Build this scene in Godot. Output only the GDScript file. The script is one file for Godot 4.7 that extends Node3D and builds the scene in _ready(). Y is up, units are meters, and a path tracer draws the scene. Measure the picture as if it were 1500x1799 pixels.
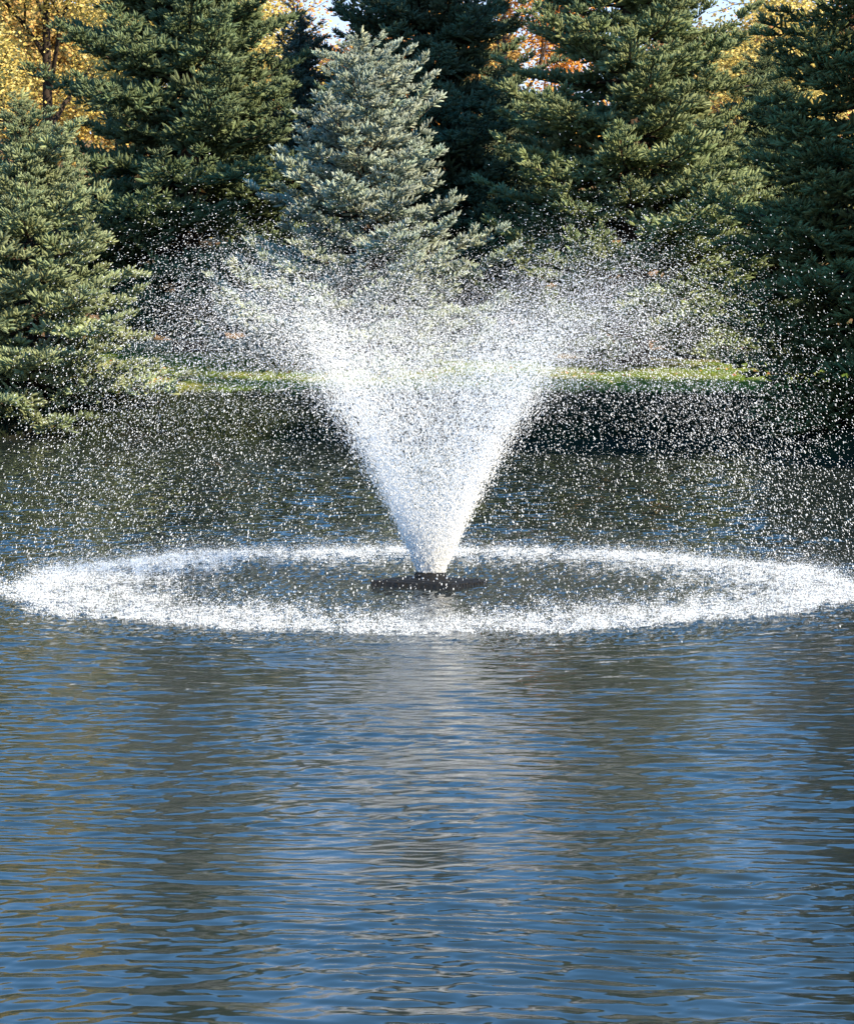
extends Node3D
# A pond fountain in front of a bank of spruces on an autumn afternoon.
# Units are metres, y is up, the pond's surface is y = 0, the camera looks towards -z.

const SHORE := -59.0
const FX := 0.04
const FZ := -27.8

var names := {}
var M := {}
var lumps := FastNoiseLite.new()
var patches := FastNoiseLite.new()

# ------------------------------------------------------------------ helpers
func numbered(called: String) -> String:
	if not names.has(called):
		names[called] = 0
		return called
	names[called] += 1
	return "%s_%03d" % [called, names[called]]

func thing(called: String, label: String, category: String, at := Vector3.ZERO, group := "") -> Node3D:
	var o := Node3D.new()
	o.name = numbered(called)
	add_child(o)
	o.position = at
	o.set_meta("label", label)
	o.set_meta("category", category)
	if group != "":
		o.set_meta("group", group)
	return o

func part(called: String, mesh: Mesh, mat: Material, parent: Node) -> MeshInstance3D:
	var o := MeshInstance3D.new()
	o.name = called
	o.mesh = mesh
	o.material_override = mat
	parent.add_child(o, true)
	return o

func setting(called: String, mesh: Mesh, mat: Material, label: String, category: String) -> MeshInstance3D:
	var o := part(called, mesh, mat, self)
	o.set_meta("kind", "structure")
	o.set_meta("label", label)
	o.set_meta("category", category)
	return o

func many(called: String, mesh: Mesh, mat: Material, places: Array, tints: PackedColorArray, parent: Node) -> MultiMeshInstance3D:
	var mm := MultiMesh.new()
	mm.transform_format = MultiMesh.TRANSFORM_3D
	mm.use_colors = tints.size() > 0
	mm.mesh = mesh
	mm.instance_count = places.size()
	for i in places.size():
		mm.set_instance_transform(i, places[i])
	if tints.size() > 0:
		for i in places.size():
			mm.set_instance_color(i, tints[i])
	var o := MultiMeshInstance3D.new()
	o.name = called
	o.multimesh = mm
	o.material_override = mat
	parent.add_child(o, true)
	o.set_meta("kind", "stuff")
	return o

func plain(c: Color, rough := 0.8, spec := 0.3) -> StandardMaterial3D:
	var m := StandardMaterial3D.new()
	m.albedo_color = c.linear_to_srgb()
	m.roughness = rough
	m.metallic_specular = spec
	return m

func tinted(rough := 0.7, spec := 0.3) -> StandardMaterial3D:
	var m := plain(Color(1, 1, 1), rough, spec)
	m.vertex_color_use_as_albedo = true
	return m

func tube(st: SurfaceTool, path: PackedVector3Array, radii: PackedFloat32Array, sides := 7, c := Color.WHITE) -> void:
	var rings := []
	for i in path.size():
		var d := (path[mini(i + 1, path.size() - 1)] - path[maxi(i - 1, 0)]).normalized()
		var a := d.cross(Vector3(0.31, 0.2, 0.93)).normalized()
		var b := d.cross(a)
		var ring := PackedVector3Array()
		for k in sides:
			var ang := TAU * k / sides
			ring.append(path[i] + (a * cos(ang) + b * sin(ang)) * radii[i])
		rings.append(ring)
	st.set_color(c)
	for i in path.size() - 1:
		for k in sides:
			var k2 := (k + 1) % sides
			for v in [rings[i][k], rings[i + 1][k], rings[i + 1][k2], rings[i][k], rings[i + 1][k2], rings[i][k2]]:
				st.add_vertex(v)

func lathe(profile: Array, sides := 48) -> ArrayMesh:
	var st := SurfaceTool.new()
	st.begin(Mesh.PRIMITIVE_TRIANGLES)
	for i in profile.size() - 1:
		st.set_smooth_group(i + 1)
		for k in sides:
			var a := TAU * k / sides
			var b := TAU * (k + 1) / sides
			var p0 := Vector3(cos(a) * profile[i].x, profile[i].y, sin(a) * profile[i].x)
			var p1 := Vector3(cos(b) * profile[i].x, profile[i].y, sin(b) * profile[i].x)
			var q0 := Vector3(cos(a) * profile[i + 1].x, profile[i + 1].y, sin(a) * profile[i + 1].x)
			var q1 := Vector3(cos(b) * profile[i + 1].x, profile[i + 1].y, sin(b) * profile[i + 1].x)
			for v in [p0, q0, q1, p0, q1, p1]:
				st.add_vertex(v)
	st.generate_normals()
	return st.commit()

# ------------------------------------------------------------------ ground
func shoreline(x: float) -> float:
	return SHORE + 0.5 * sin(x * 0.21 + 1.0) + 0.18 * sin(x * 0.93) + 0.1 * lumps.get_noise_2d(x * 6.0, 3.0)

func inland(x: float, z: float) -> float:
	# the pond's right-hand shore runs towards the camera, beyond the edge of the view
	var edge := 9.8 - 3.3 * exp(-pow((z + 54.0) / 4.0, 2.0)) + 0.25 * sin(z * 0.9)
	return maxf(shoreline(x) - z, minf((x - edge) * 1.2, 6.0))

func ground(x: float, z: float) -> float:
	var s := inland(x, z)          # metres behind the water's edge
	var h := 0.0
	if s < 0.0:
		h = maxf(s * 0.5, -2.0)
	elif s < 0.35:
		h = s * 0.9
	elif s < 2.9:
		h = 0.315 + (s - 0.35) * 0.23
	elif s < 10.0:
		h = 0.9015 + (s - 2.9) * (0.082 - 0.03 * smoothstep(-1.0, 5.0, x))
	else:
		h = 1.484 - 0.213 * smoothstep(-1.0, 5.0, x) + (s - 10.0) * 0.018 + 9.0 * smoothstep(36.0, 96.0, s)
	return h + (0.07 * lumps.get_noise_2d(x * 5.0, z * 5.0) if s > 0.0 else 0.0)

func build_ground() -> void:
	var zs := PackedFloat32Array()
	var z := -26.0
	while z > -380.0:
		zs.append(z)
		var s := SHORE - z
		z -= 0.7 if s < -2.0 else 0.14 if s < 6.0 else (0.4 if s < 16.0 else (2.0 if s < 60.0 else 16.0))
	var xs := PackedFloat32Array()
	for i in 241:
		var u := (i - 120) / 120.0
		xs.append(u * 26.0 + signf(u) * pow(absf(u), 7.0) * 260.0)
	var v := PackedVector3Array()
	var c := PackedColorArray()
	var idx := PackedInt32Array()
	for j in zs.size():
		for i in xs.size():
			var x := xs[i]
			var zz := zs[j]
			v.append(Vector3(x, ground(x, zz), zz))
			var s := inland(x, zz)
			var n := patches.get_noise_2d(x * 3.0, zz * 3.0)
			var col := Color(0.012, 0.012, 0.008).lerp(Color(0.02, 0.026, 0.012), clampf(0.5 + n, 0.0, 1.0))  # bank slope soil, kept near black so its colour carries the shade
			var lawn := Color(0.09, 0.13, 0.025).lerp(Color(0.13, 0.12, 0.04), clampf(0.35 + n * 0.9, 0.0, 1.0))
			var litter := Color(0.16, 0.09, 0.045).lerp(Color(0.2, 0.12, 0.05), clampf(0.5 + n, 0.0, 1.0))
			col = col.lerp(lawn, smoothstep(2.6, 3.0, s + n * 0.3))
			col = col.lerp(litter, smoothstep(10.0, 22.0, s + n * 3.0))
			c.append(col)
	var w := xs.size()
	for j in zs.size() - 1:
		for i in w - 1:
			var a := j * w + i
			idx.append_array([a, a + w, a + w + 1, a, a + w + 1, a + 1])
	var ar := []
	ar.resize(Mesh.ARRAY_MAX)
	ar[Mesh.ARRAY_VERTEX] = v
	ar[Mesh.ARRAY_COLOR] = c
	ar[Mesh.ARRAY_INDEX] = idx
	var tmp := ArrayMesh.new()
	tmp.add_surface_from_arrays(Mesh.PRIMITIVE_TRIANGLES, ar)
	var st := SurfaceTool.new()
	st.create_from(tmp, 0)
	st.generate_normals()
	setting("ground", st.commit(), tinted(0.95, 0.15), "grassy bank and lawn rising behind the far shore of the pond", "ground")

# ------------------------------------------------------------------ pond
func build_pond() -> void:
	var rng := RandomNumberGenerator.new()
	rng.seed = 77
	var n := 30
	var kx := PackedFloat32Array()
	var kz := PackedFloat32Array()
	var am := PackedFloat32Array()
	var ph := PackedFloat32Array()
	for i in n:
		var lam := 0.07 * pow(6.5, (i + rng.randf()) / n)
		var k := TAU / lam
		var spread := lerpf(0.36, 0.2, float(i) / n)
		var th := rng.randfn(0.06, spread)
		kx.append(k * sin(th))
		kz.append(k * cos(th))
		am.append(0.0255 / k * rng.randf_range(0.7, 1.3) * (0.85 if lam > 0.24 else 1.0))
		ph.append(rng.randf() * TAU)
	var rough := FastNoiseLite.new()
	rough.seed = 5
	rough.noise_type = FastNoiseLite.TYPE_SIMPLEX_SMOOTH
	rough.frequency = 1.0
	rough.fractal_octaves = 3
	var v := PackedVector3Array()
	var nr := PackedVector3Array()
	var idx := PackedInt32Array()
	var cols := 440
	var zs := PackedFloat32Array()
	var z := 4.0
	while z > -60.9:
		zs.append(z)
		var d := maxf(-z, 9.5)
		z -= clampf(d * d / 10500.0, 0.0105, 0.14) if z < -9.6 else 0.12
	zs.append(-61.0)
	for j in zs.size():
		z = zs[j]
		var half := 2.2 + 0.17 * maxf(-z, 6.0)
		for i in cols + 9:
			var x := 0.0
			if i < 4:
				x = -half - pow(2.6, 4 - i)
			elif i > cols + 4:
				x = half + pow(2.6, i - cols - 4)
			else:
				x = half * (2.0 * (i - 4) / cols - 1.0)
			# the waves bend a little from place to place and come and go in patches
			var wob := patches.get_noise_2d(x * 1.3, z * 1.3)
			var gust := 0.85 + 0.75 * patches.get_noise_2d(x * 2.2 + 40.0, z * 4.5)
			var r := Vector2(x - FX, z - FZ).length()
			gust *= 1.0 - 0.35 * smoothstep(4.4, 2.5, r)
			# breezier out past the fountain, calm under the far bank
			gust *= (1.0 + 0.8 * smoothstep(-28.0, -33.0, z)) * lerpf(1.0, 0.35, smoothstep(-49.0, -55.5, z))
			var wx := x + wob * 0.5
			var wz := z + wob * 0.35
			var y := 0.0
			var sx := 0.0
			var sz := 0.0
			for q in n:
				var p := kx[q] * wx + kz[q] * wz + ph[q]
				var s := sin(p)
				var co := cos(p) * am[q]
				y += s * am[q]
				sx += co * kx[q]
				sz += co * kz[q]
			# rings run outwards from the falling water
			var away := smoothstep(3.0, 4.2, r) * exp(-maxf(r - 4.2, 0.0) / 4.5)
			if away > 0.02:
				var ux := (x - FX) / r
				var uz := (z - FZ) / r
				for q in 4:
					var kk: float = [16.0, 23.0, 31.0, 44.0][q]
					var s2: float = away * [0.075, 0.07, 0.06, 0.06][q] * cos(kk * (r + 0.22 * wob + 0.04 * sin(3.0 * atan2(uz, ux) * (q + 2))) + q * 1.7)
					sx += s2 * ux
					sz += s2 * uz
			# drops falling in the ring churn the water there
			var churn := smoothstep(5.6, 4.2, r) * 2.0 + 0.1
			var e := 0.014
			var c0 := rough.get_noise_2d(x * 15.0, z * 15.0)
			sx += churn * 0.0052 * (rough.get_noise_2d((x + e) * 15.0, z * 15.0) - c0) / e
			sz += churn * 0.0052 * (rough.get_noise_2d(x * 15.0, (z + e) * 15.0) - c0) / e
			y = y * gust + churn * 0.0052 * c0
			v.append(Vector3(x, y, z))
			nr.append(Vector3(-sx * gust, 1.0, -sz * gust).normalized())
	var w := cols + 9
	for j in zs.size() - 1:
		for i in w - 1:
			var a := j * w + i
			idx.append_array([a, a + w, a + w + 1, a, a + w + 1, a + 1])
	var ar := []
	ar.resize(Mesh.ARRAY_MAX)
	ar[Mesh.ARRAY_VERTEX] = v
	ar[Mesh.ARRAY_NORMAL] = nr
	ar[Mesh.ARRAY_INDEX] = idx
	var m := ArrayMesh.new()
	m.add_surface_from_arrays(Mesh.PRIMITIVE_TRIANGLES, ar)
	var mat := plain(Color(0.016, 0.02, 0.017), 0.04, 0.3)
	setting("water", m, mat, "dark rippled pond water reflecting blue sky and trees", "pond")

# ------------------------------------------------------------------ fountain
func slab(half: float, y0: float, y1: float, bev: float) -> ArrayMesh:
	var st := SurfaceTool.new()
	st.begin(Mesh.PRIMITIVE_TRIANGLES)
	st.set_smooth_group(-1)
	var levels := [[half - bev, y0], [half, y0 + bev], [half, y1 - bev], [half - bev, y1]]
	var ring := func(h: float, y: float) -> Array:
		var b := 0.018
		return [Vector3(h, y, -h + b), Vector3(h, y, h - b), Vector3(h - b, y, h), Vector3(-h + b, y, h), Vector3(-h, y, h - b), Vector3(-h, y, -h + b), Vector3(-h + b, y, -h), Vector3(h - b, y, -h)]
	for l in 3:
		var a: Array = ring.call(levels[l][0], levels[l][1])
		var b: Array = ring.call(levels[l + 1][0], levels[l + 1][1])
		for k in 8:
			var k2 := (k + 1) % 8
			for p in [a[k], b[k], b[k2], a[k], b[k2], a[k2]]:
				st.add_vertex(p)
	var top: Array = ring.call(levels[3][0], levels[3][1])
	for k in range(1, 7):
		for p in [top[0], top[k + 1], top[k]]:
			st.add_vertex(p)
	st.generate_normals()
	return st.commit()

func build_fountain() -> void:
	var black := plain(Color(0.008, 0.008, 0.009), 0.55, 0.12)
	var dull := plain(Color(0.01, 0.01, 0.011), 0.65, 0.1)
	var metal := plain(Color(0.35, 0.35, 0.36), 0.3, 0.5)
	metal.metallic = 0.9
	var t := thing("floating_fountain", "square black plastic fountain float with round nozzle head in the pond's middle", "fountain", Vector3(FX - 0.01, 0.0, FZ))
	t.rotation.y = deg_to_rad(-24.5)
	t.rotation.x = deg_to_rad(-2.2)      # the thrust of the pump tips it a little
	t.position.y = -0.014
	part("float_base", slab(0.44, -0.05, 0.06, 0.012), black, t)
	part("deck_plate", slab(0.385, 0.0602, 0.067, 0.003), dull, t)
	var rib := BoxMesh.new()
	rib.size = Vector3(0.016, 0.075, 0.012)
	for side in 4:
		for k in 11:
			var o := part("rib", rib, black, t)
			var off := (k - 5) * 0.069
			var d := Vector3(0, 0.01, 0.4445)
			o.position = Vector3(off, d.y, d.z).rotated(Vector3.UP, side * PI / 2)
			o.rotation.y = side * PI / 2
	part("collar", lathe([Vector2(0.19, 0.0672), Vector2(0.19, 0.074), Vector2(0.158, 0.08), Vector2(0.158, 0.113), Vector2(0.15, 0.12), Vector2(0.1, 0.12)]), dull, t)
	part("nozzle", lathe([Vector2(0.145, 0.1202), Vector2(0.145, 0.132), Vector2(0.13, 0.138), Vector2(0.05, 0.138), Vector2(0.05, 0.1202)]), black, t)
	var bolt := CylinderMesh.new()
	bolt.top_radius = 0.012
	bolt.bottom_radius = 0.014
	bolt.height = 0.014
	bolt.radial_segments = 6
	bolt.rings = 1
	for k in 8:
		var o := part("bolt", bolt, metal, t)
		o.position = Vector3(cos(TAU * k / 8) * 0.174, 0.083, sin(TAU * k / 8) * 0.173)

func drop_mesh() -> ArrayMesh:
	# a unit drop, drawn out along y
	var st := SurfaceTool.new()
	st.begin(Mesh.PRIMITIVE_TRIANGLES)
	st.set_smooth_group(0)
	var rings := [[0.0, -0.5], [0.42, -0.26], [0.46, 0.1], [0.0, 0.5]]
	for l in 3:
		for k in 5:
			var a := TAU * k / 5
			var b := TAU * (k + 1) / 5
			var p0 := Vector3(cos(a) * rings[l][0], rings[l][1], sin(a) * rings[l][0])
			var p1 := Vector3(cos(b) * rings[l][0], rings[l][1], sin(b) * rings[l][0])
			var q0 := Vector3(cos(a) * rings[l + 1][0], rings[l + 1][1], sin(a) * rings[l + 1][0])
			var q1 := Vector3(cos(b) * rings[l + 1][0], rings[l + 1][1], sin(b) * rings[l + 1][0])
			if l > 0:
				for p in [p0, q0, p1]:
					st.add_vertex(p)
			if l < 2:
				for p in [p1, q0, q1]:
					st.add_vertex(p)
	st.index()
	st.generate_normals()
	return st.commit()

func along(v: Vector3, size: float, stretch: float, at: Vector3) -> Transform3D:
	var y := v.normalized()
	var x := y.cross(Vector3(0.37, 0.11, 0.92)).normalized()
	return Transform3D(Basis(x * size, y * size * stretch, x.cross(y) * size), at)

func build_spray() -> void:
	var rng := RandomNumberGenerator.new()
	rng.seed = 2024
	var water := plain(Color(0.94, 0.95, 0.96), 0.25, 0.5)
	water.backlight_enabled = true
	water.backlight = Color(0.95, 0.95, 0.95)
	M.water_drop = water
	var mesh := drop_mesh()
	var g := 9.81
	var places := []
	var total := 270000
	for i in total:
		var az := rng.randf() * TAU
		# the nozzle throws slightly uneven jets
		var jet := 1.0 + 0.035 * sin(az * 7.0 + 1.0) + 0.03 * sin(az * 13.0)
		var vz := rng.randfn(7.25, 0.43) * jet
		var vr := rng.randfn(2.66, 0.29)
		var pick := rng.randf()
		if pick < 0.22:
			vr *= sqrt(rng.randf_range(0.05, 1.0))
			vz = rng.randfn(6.9, 0.45)
		var fly := (vz + sqrt(vz * vz + 2.0 * g * 0.13)) / g
		var t := fly * pow(rng.randf(), 1.05)
		if pick < 0.22:
			t *= 0.72
		var early := false
		if pick > 0.82:
			vr = rng.randfn(2.4, 0.55 if rng.randf() < 0.25 else 0.2)
		if pick > 0.82:
			t = fly * 0.30 * pow(rng.randf(), 1.25)
			early = true
		var y := 0.118 + vz * t - 0.5 * g * t * t
		if y < 0.0:
			continue
		var r := 0.105 + rng.randf_range(-0.03, 0.015) + vr * t + 0.05 * (1.0 - exp(-t / 0.13))
		var p := Vector3(FX + cos(az) * r, y, FZ + sin(az) * r)
		var j := 0.012 + 0.15 * t
		p += Vector3(rng.randfn(0, j) + 0.06 * t * t, rng.randfn(0, j), rng.randfn(0, j))
		if p.y < 0.005:
			continue
		var vel := Vector3(cos(az) * vr, vz - g * t, sin(az) * vr)
		var size := 0.0038 * exp(rng.randfn(0.0, 0.48))
		size = minf(size * (0.92 if t > 0.62 * fly else 1.0), 0.0085)
		if early:
			size *= 1.35
		places.append(along(vel, size, clampf(1.1 + vel.length() * 0.28, 1.1, 3.2), p))
	var s := many("fountain_spray", mesh, water, places, PackedColorArray(), self)
	s.set_meta("label", "white trumpet-shaped spray of drops thrown up by the fountain")
	s.set_meta("category", "water spray")

	places = []
	for i in 4200:
		# each falling clot throws up a small crown of drops
		var az := rng.randf() * TAU
		var edge := 4.22 + 0.08 * sin(az * 5.0 + 0.7) + 0.06 * sin(az * 11.0) + 0.22 * lumps.get_noise_2d(cos(az) * 70.0, sin(az) * 70.0)
		var r := edge - absf(rng.randfn(0.0, 0.72)) + rng.randfn(0.0, 0.06)
		var c := Vector3(FX - 0.02 + cos(az) * r, 0.004, FZ + sin(az) * r)
		var strong := exp(rng.randfn(-0.3, 0.55))
		for k in int(16 + 24 * strong):
			var up := rng.randf()
			var a2 := rng.randf() * TAU
			var o := (0.03 + 0.075 * up) * sqrt(strong) * rng.randf_range(0.4, 1.3)
			var p := c + Vector3(cos(a2) * o, 0.14 * strong * up * up * rng.randf_range(0.5, 1.3), sin(a2) * o)
			var vel := Vector3(cos(a2) * 0.6, 1.0 - 0.6 * up, sin(a2) * 0.6)
			places.append(along(vel, 0.0046 * (1.15 - 0.6 * up) * exp(rng.randfn(0.0, 0.4)), rng.randf_range(1.0, 2.2), p))
	s = many("splash_ring", mesh, water, places, PackedColorArray(), self)
	s.set_meta("label", "white ring of splashes where the fountain's drops land on the pond")
	s.set_meta("category", "splash")

# ------------------------------------------------------------------ spruces
func shoot(st: SurfaceTool, rng: RandomNumberGenerator, a: Vector3, d: Vector3, length: float, rad: float, c: Color, tip: Color) -> void:
	# one needle-covered shoot: a rough spindle with needles standing off it
	var x := d.cross(Vector3(0.21, 0.94, 0.27)).normalized()
	var y := d.cross(x)
	var sides := 4
	var at := [0.0, 0.35, 0.8, 1.0]
	var ra := [0.6, 0.95, 0.85, 0.3]
	var bend := Vector3(0, length * 0.14, 0)
	var ring := []
	for l in 4:
		var row := []
		for k in sides:
			var an := TAU * (k + 0.5 * (l % 2)) / sides
			row.append(a + d * length * at[l] + bend * at[l] * at[l] + (x * cos(an) + y * sin(an)) * rad * ra[l] * rng.randf_range(0.75, 1.2))
		ring.append(row)
	for l in 3:
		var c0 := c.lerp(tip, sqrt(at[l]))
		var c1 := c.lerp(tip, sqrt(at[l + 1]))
		for k in sides:
			var k2 := (k + 1) % sides
			var q := [ring[l][k], ring[l + 1][k], ring[l + 1][k2], ring[l][k], ring[l + 1][k2], ring[l][k2]]
			var cc := [c0, c1, c1, c0, c1, c0]
			for m in 6:
				st.set_color(cc[m])
				st.add_vertex(q[m])
	for k in 15:
		var u := rng.randf_range(0.05, 1.0)
		var an := rng.randf() * TAU
		var o: Vector3 = x * cos(an) + y * sin(an)
		var p: Vector3 = a + d * length * u + bend * u * u
		var w: Vector3 = d.cross(o).normalized() * 0.0036
		st.set_color(c.lerp(tip, u))
		st.add_vertex(p + w)
		st.add_vertex(p + o * rad * 1.75 + d * rad * 1.0)
		st.add_vertex(p - w)

func spray_mesh(sd: int, length: float, droop: float, upright: float) -> ArrayMesh:
	var rng := RandomNumberGenerator.new()
	rng.seed = sd
	var st := SurfaceTool.new()
	st.begin(Mesh.PRIMITIVE_TRIANGLES)
	st.set_smooth_group(-1)
	var old_shaded := Color(0.34, 0.38, 0.34)  # older needles, darkened further to paint in the shade inside the crown
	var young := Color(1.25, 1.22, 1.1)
	tube(st, PackedVector3Array([Vector3.ZERO, Vector3(length, -droop * length, 0)]), PackedFloat32Array([0.008, 0.004]), 3, Color(0.7, 0.45, 0.3))
	var n := int(length / 0.105)
	for i in n:
		var u := (i + 0.6) / n
		var p := Vector3(length * u, -droop * length * u, 0)
		var s := 1.0 if i % 2 == 0 else -1.0
		var an := deg_to_rad(rng.randf_range(40, 70)) * s
		var up := rng.randf_range(-0.15, 0.4)
		var d := Vector3(cos(an), up, sin(an)).normalized()
		shoot(st, rng, p, d, rng.randf_range(0.22, 0.32) * (1.25 - 0.5 * u), 0.034, old_shaded, young)
		if rng.randf() < upright:
			d = Vector3(0.75, rng.randf_range(0.5, 1.0), rng.randf_range(-0.6, 0.6)).normalized()
			shoot(st, rng, p, d, rng.randf_range(0.18, 0.29), 0.034, old_shaded, young)
		if rng.randf() < 0.35:
			d = Vector3(0.8, rng.randf_range(-0.7, -0.3), rng.randf_range(-0.5, 0.5)).normalized()
			shoot(st, rng, p, d, rng.randf_range(0.15, 0.22), 0.032, old_shaded, old_shaded)
	for s in [-0.75, 0.0, 0.7]:
		shoot(st, rng, Vector3(length, -droop * length, 0), Vector3(1.0, 0.12, s).normalized(), 0.29 if s == 0.0 else 0.22, 0.034, old_shaded, young)
	st.generate_normals()
	return st.commit()

func spruce(called: String, label: String, x: float, z: float, tall: float, reach: float, tint: Color, sd: int, mesh: Mesh, group: String, o := {}) -> void:
	var rng := RandomNumberGenerator.new()
	rng.seed = sd
	var base := Vector3(x, ground(x, z) - 0.08, z)
	var t := thing(called, label, "tree", base, group)
	var lean := Vector3(rng.randfn(0, 0.012), 0, rng.randfn(0, 0.012)) * tall
	var st := SurfaceTool.new()
	st.begin(Mesh.PRIMITIVE_TRIANGLES)
	st.set_smooth_group(0)
	var path := PackedVector3Array()
	var radii := PackedFloat32Array()
	for i in 9:
		var u := i / 8.0
		path.append(lean * u * u + Vector3(0, tall * u, 0))
		radii.append(0.02 * tall * (1.0 - u) * (1.3 if i == 0 else 1.0) + 0.008)
	tube(st, path, radii, 9)
	st.generate_normals()
	part("trunk", st.commit(), M.bark, t)
	var places := []
	var tints := PackedColorArray()
	var limbs := SurfaceTool.new()
	limbs.begin(Mesh.PRIMITIVE_TRIANGLES)
	limbs.set_smooth_group(0)
	var power: float = o.get("power", 0.78)
	var dense: float = o.get("dense", 1.0)
	var skirt: float = o.get("skirt", 0.035)
	var tips: float = o.get("tips", 0.3)
	var sag: float = o.get("sag", 0.0)
	var rough: float = o.get("rough", 1.0)
	var y := tall * skirt
	var turn := 0.0
	var tuck: float = o.get("tuck", 0.8)
	var gap: float = o.get("gap", 1.0)
	while y < tall * 0.985:
		var u := y / tall
		var n := int(lerpf(10.0, 6.5, u) * dense)
		turn += 1.1 + rng.randf() * 0.6
		for b in n:
			var az := turn + TAU * b / n + rng.randfn(0, 0.16)
			var cloud := lumps.get_noise_3d(cos(az) * 28.0 + sd * 13.0, y * 16.0, sin(az) * 28.0)
			var length := (reach * pow(1.0 - u, power) * rng.randf_range(0.72, 1.1) + 0.06) * (1.0 + 0.6 * rough * cloud)
			length *= lerpf(tuck, 1.0, smoothstep(0.0, 0.24, u))
			var rise := lerpf(-0.22 - sag, 0.85, pow(u, 1.5)) + rng.randfn(0, 0.1)
			var out := Vector3(cos(az), 0, sin(az))
			var by := y + rng.randfn(0, 0.09)
			var root := lean * u * u + Vector3(0, by, 0)
			var side := Vector3(-sin(az), 0, cos(az))
			var pts := PackedVector3Array()
			var rad := PackedFloat32Array()
			var steps := maxi(3, int(length / 0.26))
			for k in steps + 1:
				var q := float(k) / steps
				# boughs leave the trunk, sag under their weight and turn up at the tip
				var lift := rise * q * length + length * (0.30 + tips * 0.2) * (q * q * q - q * 0.55) * (1.0 - u)
				pts.append(root + out * length * q * cos(rise * 0.6) + Vector3(0, lift, 0))
				rad.append(lerpf(0.012 + 0.012 * length, 0.004, q))
			tube(limbs, pts, rad, 4)
			var bough := rng.randf_range(0.84, 1.16)
			for k in range(0, steps + 1):
				var q := float(k) / steps
				if q < 0.2 and length > 1.0:
					continue
				var p := pts[k]
				var dir := (pts[mini(k + 1, steps)] - pts[maxi(k - 1, 0)]).normalized()
				var left := length * (1.0 - q)
				var last := k == steps
				for s in ([0.0, -0.6, 0.6] if last else [-1.0, 1.0]):
					var spread: float = s * (0.75 + 0.35 * rng.randf())
					var d: Vector3 = (dir * cos(spread) + side * sin(spread) + Vector3(0, rng.randfn(0.06, 0.2) - 0.1 * sag, 0)).normalized()
					var up := (Vector3.UP + Vector3(rng.randfn(0, 0.5), 0, rng.randfn(0, 0.5)))
					var zz := d.cross(up).normalized()
					var yy := zz.cross(d)
					var sc := clampf(0.62 + 0.3 * left, 0.6, 1.25) * rng.randf_range(0.75, 1.15) * clampf(length * 0.62 + 0.14, 0.26, 1.0)
					places.append(Transform3D(Basis(d * sc, yy * sc, zz * sc), p))
					var f := bough * rng.randf_range(0.85, 1.15)
					tints.append(Color(tint.r * f * rng.randf_range(0.95, 1.08), tint.g * f, tint.b * f * rng.randf_range(0.92, 1.05)))
		y += lerpf(0.58, 0.25, u) * gap * (0.75 + 0.012 * tall)
	# the leader at the very top
	for k in 4:
		var d := Vector3(rng.randfn(0, 0.25), 1.0, rng.randfn(0, 0.25)).normalized()
		var zz := d.cross(Vector3(1, 0.1, 0.2)).normalized()
		var sc := 0.75 if k == 0 else 0.5
		places.append(Transform3D(Basis(d * sc, zz.cross(d) * sc, zz * sc), lean + Vector3(0, tall - 0.32 - 0.1 * k, 0)))
		tints.append(Color(tint.r * 1.25, tint.g * 1.12, tint.b * 0.95))
	limbs.generate_normals()
	part("boughs", limbs.commit(), M.bark, t).set_meta("kind", "stuff")
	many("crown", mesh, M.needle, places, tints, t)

# ------------------------------------------------------------------ autumn trees
func grow(st: SurfaceTool, rng: RandomNumberGenerator, p: Vector3, d: Vector3, length: float, rad: float, depth: int, ends: Array) -> void:
	var path := PackedVector3Array([p])
	var radii := PackedFloat32Array([rad])
	var dir := d
	for i in 4:
		dir = (dir + Vector3(rng.randfn(0, 0.1), rng.randfn(0.03, 0.06), rng.randfn(0, 0.1))).normalized()
		path.append(path[i] + dir * length / 4.0)
		radii.append(rad * lerpf(1.0, 0.62, (i + 1) / 4.0))
	tube(st, path, radii, 7 if depth > 2 else (5 if depth > 1 else 3))
	if depth <= 2:
		for q in path:
			ends.append([q, dir])
	if depth == 0:
		return
	var n := rng.randi_range(2, 3) + (1 if depth > 3 else 0)
	for b in n:
		var az := TAU * b / n + rng.randf() * 1.4
		var a := dir.cross(Vector3(0.3, 0.1, 0.95)).normalized()
		var o := a * cos(az) + dir.cross(a) * sin(az)
		var lean := rng.randf_range(0.35, 0.8)
		var q := path[4] if b < 2 else path[rng.randi_range(2, 3)]
		grow(st, rng, q, (dir * cos(lean) + o * sin(lean) + Vector3(0, 0.12, 0)).normalized(), length * rng.randf_range(0.62, 0.86), rad * rng.randf_range(0.5, 0.66), depth - 1, ends)

func leaf_mesh() -> ArrayMesh:
	var st := SurfaceTool.new()
	st.begin(Mesh.PRIMITIVE_TRIANGLES)
	st.set_smooth_group(-1)
	var l := Vector3(0, 0.012, 0.34)
	var r := Vector3(0, 0.012, -0.34)
	for p in [Vector3(-0.5, 0, 0), l + Vector3(-0.08, 0, 0), Vector3(0.5, -0.1, 0), Vector3(-0.5, 0, 0), Vector3(0.5, -0.1, 0), r + Vector3(-0.08, 0, 0)]:
		st.add_vertex(p)
	st.generate_normals()
	return st.commit()

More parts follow.
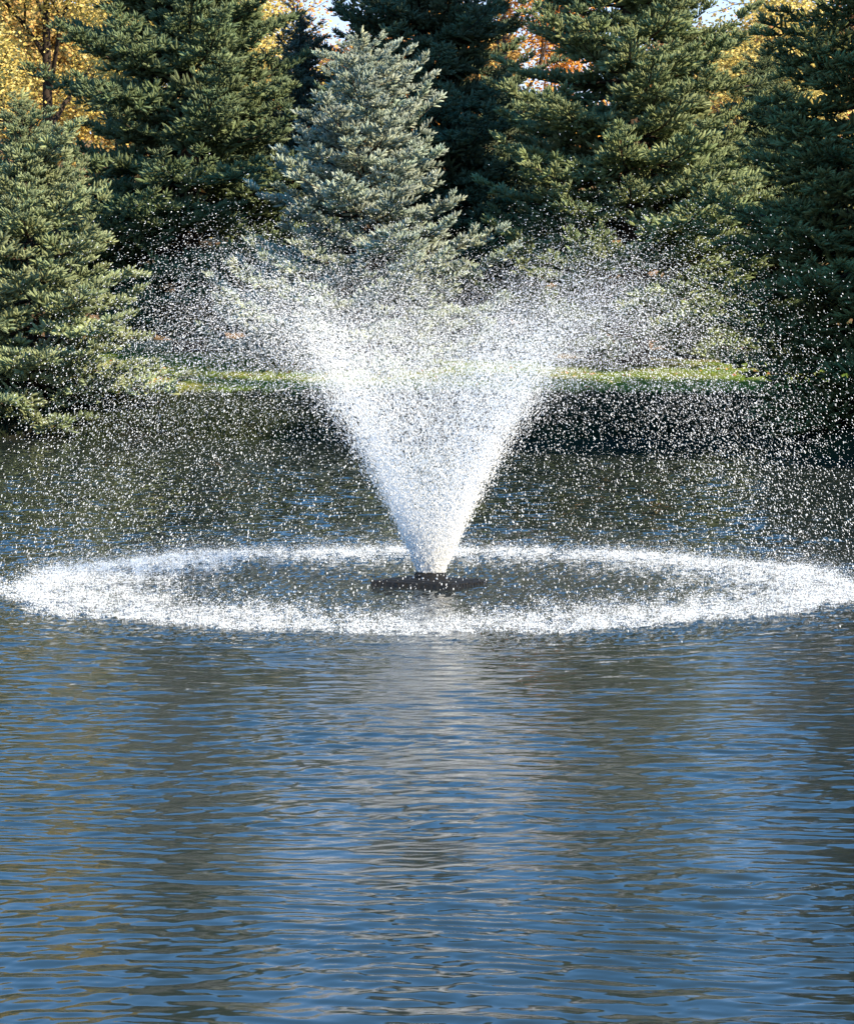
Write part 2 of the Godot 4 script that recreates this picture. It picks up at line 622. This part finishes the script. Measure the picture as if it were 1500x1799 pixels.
func autumn_tree(called: String, label: String, x: float, z: float, tall: float, colors: Array, leaves: int, sd: int, group: String, size := 0.13, leaning := 0.0) -> void:
	var rng := RandomNumberGenerator.new()
	rng.seed = sd
	var base := Vector3(x, ground(x, z) - 0.1, z)
	var t := thing(called, label, "tree", base, group)
	var st := SurfaceTool.new()
	st.begin(Mesh.PRIMITIVE_TRIANGLES)
	st.set_smooth_group(0)
	var ends := []
	var rad := tall * 0.0125
	var fork := tall * 0.24
	tube(st, PackedVector3Array([Vector3.ZERO, Vector3(leaning * 0.3, fork * 0.5, 0), Vector3(leaning, fork, 0), Vector3(leaning * 1.3, tall * 0.5, 0.1), Vector3(leaning * 1.4, tall * 0.72, 0)]), PackedFloat32Array([rad * 1.35, rad, rad * 0.92, rad * 0.6, rad * 0.3]), 9)
	st.generate_normals()
	part("trunk", st.commit(), M.bark_dark, t)
	for b in 9:
		var az := TAU * b / 9.0 * 2.4 + rng.randf() * 0.6
		var h := lerpf(fork * 0.75, tall * 0.68, b / 8.0)
		var s := SurfaceTool.new()
		s.begin(Mesh.PRIMITIVE_TRIANGLES)
		s.set_smooth_group(0)
		var rise := lerpf(0.75, 1.5, b / 8.0)
		var lx := leaning * clampf(h / fork, 0.0, 1.35)
		grow(s, rng, Vector3(lx, h, 0), Vector3(cos(az), rise, sin(az)).normalized(), tall * lerpf(0.19, 0.12, b / 8.0), rad * lerpf(0.52, 0.26, b / 8.0), 3, ends)
		s.generate_normals()
		part("limb", s.commit(), M.bark_dark, t)
	var places := []
	var tints := PackedColorArray()
	for i in leaves:
		var e: Array = ends[rng.randi() % ends.size()]
		var p: Vector3 = e[0] + Vector3(rng.randfn(0, 0.45), rng.randfn(-0.05, 0.38), rng.randfn(0, 0.45))
		var b := Basis.from_euler(Vector3(rng.randf() * TAU, rng.randf() * TAU, rng.randfn(0, 0.7)))
		places.append(Transform3D(b.scaled(Vector3.ONE * size * rng.randf_range(0.7, 1.25)), p))
		var c: Color = colors[rng.randi() % colors.size()]
		var f := rng.randf_range(0.75, 1.2)
		tints.append(Color(c.r * f, c.g * f, c.b * f))
	many("crown", M.leaf_mesh, M.leaf, places, tints, t)

# ------------------------------------------------------------------ grass and fallen leaves
func tuft(sd: int, blades: int, tall: float) -> ArrayMesh:
	var rng := RandomNumberGenerator.new()
	rng.seed = sd
	var st := SurfaceTool.new()
	st.begin(Mesh.PRIMITIVE_TRIANGLES)
	st.set_smooth_group(-1)
	for i in blades:
		var a := rng.randf() * TAU
		var p := Vector3(cos(a), 0, sin(a)) * rng.randf() * 0.06
		var o := Vector3(cos(a), 0, sin(a)) * rng.randf_range(0.1, 0.6)
		var h := tall * rng.randf_range(0.6, 1.2)
		var w := Vector3(-sin(a), 0, cos(a)).rotated(Vector3.UP, rng.randf() * 3.0) * 0.006
		var mid := p + o * h * 0.4 + Vector3(0, h * 0.6, 0)
		var tip := p + o * h + Vector3(0, h, 0)
		for q in [p - w, mid - w * 0.8, mid + w * 0.8, p - w, mid + w * 0.8, p + w, mid - w * 0.8, tip, mid + w * 0.8]:
			st.add_vertex(q)
	st.generate_normals()
	return st.commit()

func build_grass() -> void:
	var rng := RandomNumberGenerator.new()
	rng.seed = 31
	var m := tinted(0.6, 0.3)
	m.backlight_enabled = true
	m.backlight = Color(0.5, 0.5, 0.5)
	var places := []
	var tints := PackedColorArray()
	for i in 34000:
		var x := rng.randf_range(-13.5, 13.5)
		var s := 2.45 + 10.0 * pow(rng.randf(), 1.6)
		var z := shoreline(x) - s
		var sc := rng.randf_range(0.6, 1.15)
		places.append(Transform3D(Basis(Vector3.UP, rng.randf() * TAU).scaled(Vector3.ONE * sc), Vector3(x, ground(x, z) - 0.005, z)))
		var n := patches.get_noise_2d(x * 4.0, z * 4.0)
		var c := Color(0.15, 0.225, 0.035).lerp(Color(0.26, 0.25, 0.07), clampf(0.3 + n + rng.randfn(0, 0.2), 0.0, 1.0))
		tints.append(c)
	var o := many("grass", tuft(3, 9, 0.085), m, places, tints, self)
	o.set_meta("label", "mown green lawn grass along the top of the far bank")
	o.set_meta("category", "grass")
	places = []
	tints = PackedColorArray()
	for i in 9000:
		var x := rng.randf_range(-13.5, 13.5)
		var s := rng.randf_range(0.02, 2.6)
		var z := shoreline(x) - s
		var sc := rng.randf_range(0.7, 1.7)
		places.append(Transform3D(Basis(Vector3.UP, rng.randf() * TAU).scaled(Vector3.ONE * sc), Vector3(x, ground(x, z) - 0.005, z)))
		var f := rng.randf_range(0.6, 1.3)
		tints.append(Color(0.022, 0.032, 0.014) * f)  # slope tufts far darker than the lawn: shade put into their colour
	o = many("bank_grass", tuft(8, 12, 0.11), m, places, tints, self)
	o.set_meta("label", "rough grass with shade put into its dark colour on the slope above the far waterline")
	o.set_meta("category", "grass")
	places = []
	tints = PackedColorArray()
	for i in 2600:
		var x := rng.randf_range(-12.0, 12.0)
		var s := rng.randf_range(2.6, 9.0)
		if i < 900:
			x = -6.7 + rng.randfn(0, 0.5)
			s = 4.5 + rng.randfn(0, 1.0)
		elif patches.get_noise_2d(x * 9.0, s * 9.0) < 0.15:
			continue
		var z := shoreline(x) - s
		places.append(Transform3D(Basis.from_euler(Vector3(rng.randfn(0, 0.4), rng.randf() * TAU, rng.randfn(0, 0.4))).scaled(Vector3.ONE * rng.randf_range(0.07, 0.12)), Vector3(x, ground(x, z) + 0.06, z)))
		tints.append([Color(0.5, 0.2, 0.05), Color(0.55, 0.3, 0.07), Color(0.35, 0.12, 0.05)][rng.randi() % 3])
	o = many("fallen_leaves", M.leaf_mesh, M.leaf, places, tints, self)
	o.set_meta("label", "orange fallen leaves scattered on the lawn under the spruces")
	o.set_meta("category", "leaves")

# ------------------------------------------------------------------ the scene
func _ready() -> void:
	var cam := Camera3D.new()
	cam.name = "camera"
	cam.fov = 20.4
	cam.position = Vector3(0, 2.71, 0)
	cam.rotation_degrees = Vector3(-4.11, 0, 0)
	cam.near = 0.1
	cam.far = 1200.0
	add_child(cam)
	cam.current = true

	var sky_m := ProceduralSkyMaterial.new()
	sky_m.sky_top_color = Color(0.08, 0.41, 0.95).linear_to_srgb()
	sky_m.sky_horizon_color = Color(1.0, 1.02, 1.05).linear_to_srgb()
	sky_m.sky_curve = 0.085
	sky_m.ground_bottom_color = Color(0.05, 0.05, 0.045).linear_to_srgb()
	sky_m.ground_horizon_color = Color(0.3, 0.33, 0.36).linear_to_srgb()
	sky_m.sun_angle_max = 12.0
	sky_m.sky_energy_multiplier = 0.84
	var sky := Sky.new()
	sky.sky_material = sky_m
	var env := Environment.new()
	env.background_mode = Environment.BG_SKY
	env.sky = sky
	env.ambient_light_source = Environment.AMBIENT_SOURCE_SKY
	env.tonemap_mode = Environment.TONE_MAPPER_LINEAR
	env.tonemap_exposure = 2.4
	env.sdfgi_enabled = true
	env.ssao_enabled = true
	env.ssil_enabled = true
	env.volumetric_fog_enabled = true
	env.volumetric_fog_density = 0.0
	var we := WorldEnvironment.new()
	we.name = "environment"
	we.environment = env
	add_child(we)

	var sun := DirectionalLight3D.new()
	sun.name = "sun"
	sun.light_energy = 1.6
	sun.light_color = Color(1.0, 0.93, 0.80)
	sun.light_angular_distance = 0.5
	sun.shadow_enabled = true
	var az := deg_to_rad(52.0)     # to the right of straight behind the camera
	var el := deg_to_rad(31.0)
	var from := Vector3(sin(az) * cos(el), sin(el), cos(az) * cos(el))
	add_child(sun)
	sun.look_at_from_position(from * 100.0, Vector3.ZERO, Vector3.UP)

	lumps.seed = 11
	lumps.noise_type = FastNoiseLite.TYPE_SIMPLEX_SMOOTH
	lumps.frequency = 0.03
	lumps.fractal_octaves = 2
	patches.seed = 23
	patches.noise_type = FastNoiseLite.TYPE_SIMPLEX_SMOOTH
	patches.frequency = 0.12
	patches.fractal_octaves = 3
	M.bark = plain(Color(0.07, 0.05, 0.038), 0.9, 0.2)
	M.bark_dark = plain(Color(0.045, 0.034, 0.028), 0.9, 0.2)
	M.needle = tinted(0.6, 0.2)
	M.leaf = tinted(0.55, 0.3)
	M.leaf.backlight_enabled = true
	M.leaf.backlight = Color(0.7, 0.7, 0.7)
	M.leaf_mesh = leaf_mesh()

	build_ground()
	build_pond()

	var blue := spray_mesh(1, 0.56, 0.0, 0.85)
	var dark := spray_mesh(2, 0.6, 0.08, 0.65)
	var hanging := spray_mesh(3, 0.62, 0.22, 0.5)
	var rows := "spruces along the far bank"
	spruce("spruce_tree", "pale blue-green spruce with a pointed top at the left edge, leaning over the water", -8.35, -60.6, 6.7, 3.0, Color(0.205, 0.245, 0.135), 101, blue, rows, {"sag": 0.14, "power": 0.82, "tuck": 0.5, "skirt": 0.03, "gap": 0.85})
	spruce("spruce_tree", "tall dark green spruce between the yellow tree and the silver-blue spruce", -6.0, -72.0, 17.0, 4.0, Color(0.121, 0.160, 0.085), 102, dark, rows, {"skirt": 0.08})
	spruce("spruce_tree", "silver-blue spruce with its whole pointed top in view behind the spray", -1.4, -66.5, 7.7, 3.3, Color(0.285, 0.33, 0.272), 103, blue, rows, {"power": 0.75, "tips": 0.7, "skirt": 0.09})
	spruce("spruce_tree", "tall dark spruce whose top rises right behind the silver-blue spruce", -0.15, -75.0, 17.0, 4.0, Color(0.114, 0.154, 0.095), 104, dark, rows)
	spruce("spruce_tree", "widest tall spruce, olive green, to the right of the silver-blue one", 5.05, -70.0, 17.5, 4.4, Color(0.175, 0.213, 0.108), 105, blue, rows, {"tips": 0.6, "skirt": 0.07})
	spruce("spruce_tree", "dark layered spruce with drooping boughs at the right edge of the bank", 8.2, -53.6, 12.0, 3.3, Color(0.125, 0.14, 0.056), 106, hanging, rows, {"sag": 0.16, "gap": 1.05, "tips": 0.1, "power": 0.85, "tuck": 0.55})
	spruce("spruce_tree", "shorter blue-grey spruce in the shadow left of the silver-blue spruce", -3.3, -76.0, 8.9, 3.0, Color(0.133, 0.168, 0.134), 107, blue, rows)
	spruce("spruce_tree", "shaded spruce filling the gap right of the silver-blue spruce", 2.1, -78.0, 7.6, 3.0, Color(0.112, 0.140, 0.096), 108, dark, rows)
	spruce("spruce_tree", "low dark spruce deep in the gap beside the layered right-hand spruce", 8.9, -76.0, 8.2, 3.2, Color(0.104, 0.134, 0.071), 109, dark, rows)
	spruce("spruce_tree", "small spruce behind the blue-green spruce at the left edge", -11.6, -68.0, 5.6, 2.4, Color(0.09, 0.12, 0.07), 120, dark, rows)
	var shore := "unseen spruces added on the right-hand shore to shade the bank"  # row out of view, placed and sized to cast shade on the bank
	spruce("spruce_tree", "unseen low broad spruce added on the right shore, behind the layered spruce", 12.4, -58.4, 5.2, 3.2, Color(0.091, 0.119, 0.059), 110, dark, shore, {"power": 0.5})
	spruce("spruce_tree", "second unseen spruce added along the right shore towards the camera", 13.2, -55.0, 9.0, 3.2, Color(0.091, 0.119, 0.059), 111, dark, shore, {"power": 0.5})
	spruce("spruce_tree", "third and tall unseen spruce added along the right shore towards the camera", 13.0, -51.3, 9.5, 3.2, Color(0.091, 0.119, 0.059), 112, dark, shore, {"power": 0.5})
	spruce("spruce_tree", "last and tallest unseen spruce added on the right shore, nearest the camera", 13.2, -47.3, 11.0, 3.2, Color(0.091, 0.119, 0.059), 113, dark, shore, {"power": 0.5})

	var woods := "autumn trees behind the spruces"
	var gold := [Color(0.58, 0.45, 0.13), Color(0.66, 0.55, 0.22), Color(0.52, 0.41, 0.12), Color(0.36, 0.31, 0.09)]
	var rust := [Color(0.5, 0.2, 0.06), Color(0.6, 0.27, 0.08), Color(0.4, 0.17, 0.07), Color(0.6, 0.36, 0.1)]
	autumn_tree("autumn_tree", "golden yellow tree with a thin dark trunk, left of the spruces", -11.1, -85.0, 17.0, gold, 70000, 201, woods, 0.115, -0.1)
	autumn_tree("autumn_tree", "yellow tree behind the golden one, close beside the tall left spruce", -8.0, -95.0, 17.0, gold, 46000, 202, woods, 0.125)
	autumn_tree("autumn_tree", "ochre tree farthest left at the edge, behind the blue-green spruce", -17.0, -94.0, 16.0, [Color(0.55, 0.38, 0.09), Color(0.46, 0.3, 0.08), Color(0.58, 0.44, 0.1)], 44000, 203, woods, 0.13)
	autumn_tree("autumn_tree", "thin rust and pale tree in the gap under white sky, left of centre", -5.2, -104.0, 14.0, rust, 6500, 204, woods, 0.14)
	autumn_tree("autumn_tree", "orange tree glowing in the gap between the two middle tall spruces", 2.7, -100.0, 16.0, [Color(0.62, 0.28, 0.05), Color(0.68, 0.36, 0.07), Color(0.5, 0.2, 0.05)], 32000, 205, woods, 0.13)
	autumn_tree("autumn_tree", "yellow tree in the gap left of the layered right-hand spruce", 11.6, -98.0, 13.0, gold, 26000, 206, woods, 0.13)
	autumn_tree("autumn_tree", "half-bare brown tree under white sky at upper right", 14.5, -106.0, 16.0, rust, 2600, 207, woods, 0.14)
	autumn_tree("autumn_tree", "dull red tree low in the dark gaps behind the middle spruces", -1.5, -110.0, 11.0, rust, 11000, 208, woods, 0.16)

	var far := "brown trees at the back of the woods"
	var fl := ["leftmost brown tree at the back of the woods", "ochre tree at the back, behind the golden tree's trunk", "rusty tree at the back, behind the tall left spruce", "low russet tree at the back, left of the silver-blue spruce", "brown tree at the back, behind the silver-blue spruce's top", "orange-brown tree at the back, behind the middle gap", "russet tree at the back, behind the widest spruce", "ochre tree at the back, under the upper right gap", "rightmost brown tree at the back of the woods"]
	for i in 9:
		autumn_tree("autumn_tree", fl[i], -25.0 + i * 5.6 + 1.2 * sin(i * 2.3), -122.0 - 4.0 * sin(i * 1.7), 8.5 + 1.2 * sin(i * 1.1), [Color(0.36, 0.2, 0.08), Color(0.42, 0.25, 0.09), Color(0.3, 0.15, 0.07)] if i % 2 == 0 and i > 2 else [Color(0.48, 0.33, 0.1), Color(0.4, 0.25, 0.08)], 24000, 230 + i, far, 0.26)

	build_grass()
	build_fountain()
	build_spray()
	var mist := FogVolume.new()
	mist.name = "mist"
	mist.shape = RenderingServer.FOG_VOLUME_SHAPE_CYLINDER
	mist.size = Vector3(8.6, 0.34, 8.6)
	mist.position = Vector3(FX, 0.19, FZ)
	var fm := FogMaterial.new()
	fm.density = 0.008
	fm.albedo = Color(0.95, 0.96, 0.97)
	mist.material = fm
	add_child(mist)
	mist.set_meta("kind", "stuff")
	mist.set_meta("label", "thin grey mist hanging low over the ring of splashes")
	mist.set_meta("category", "mist")
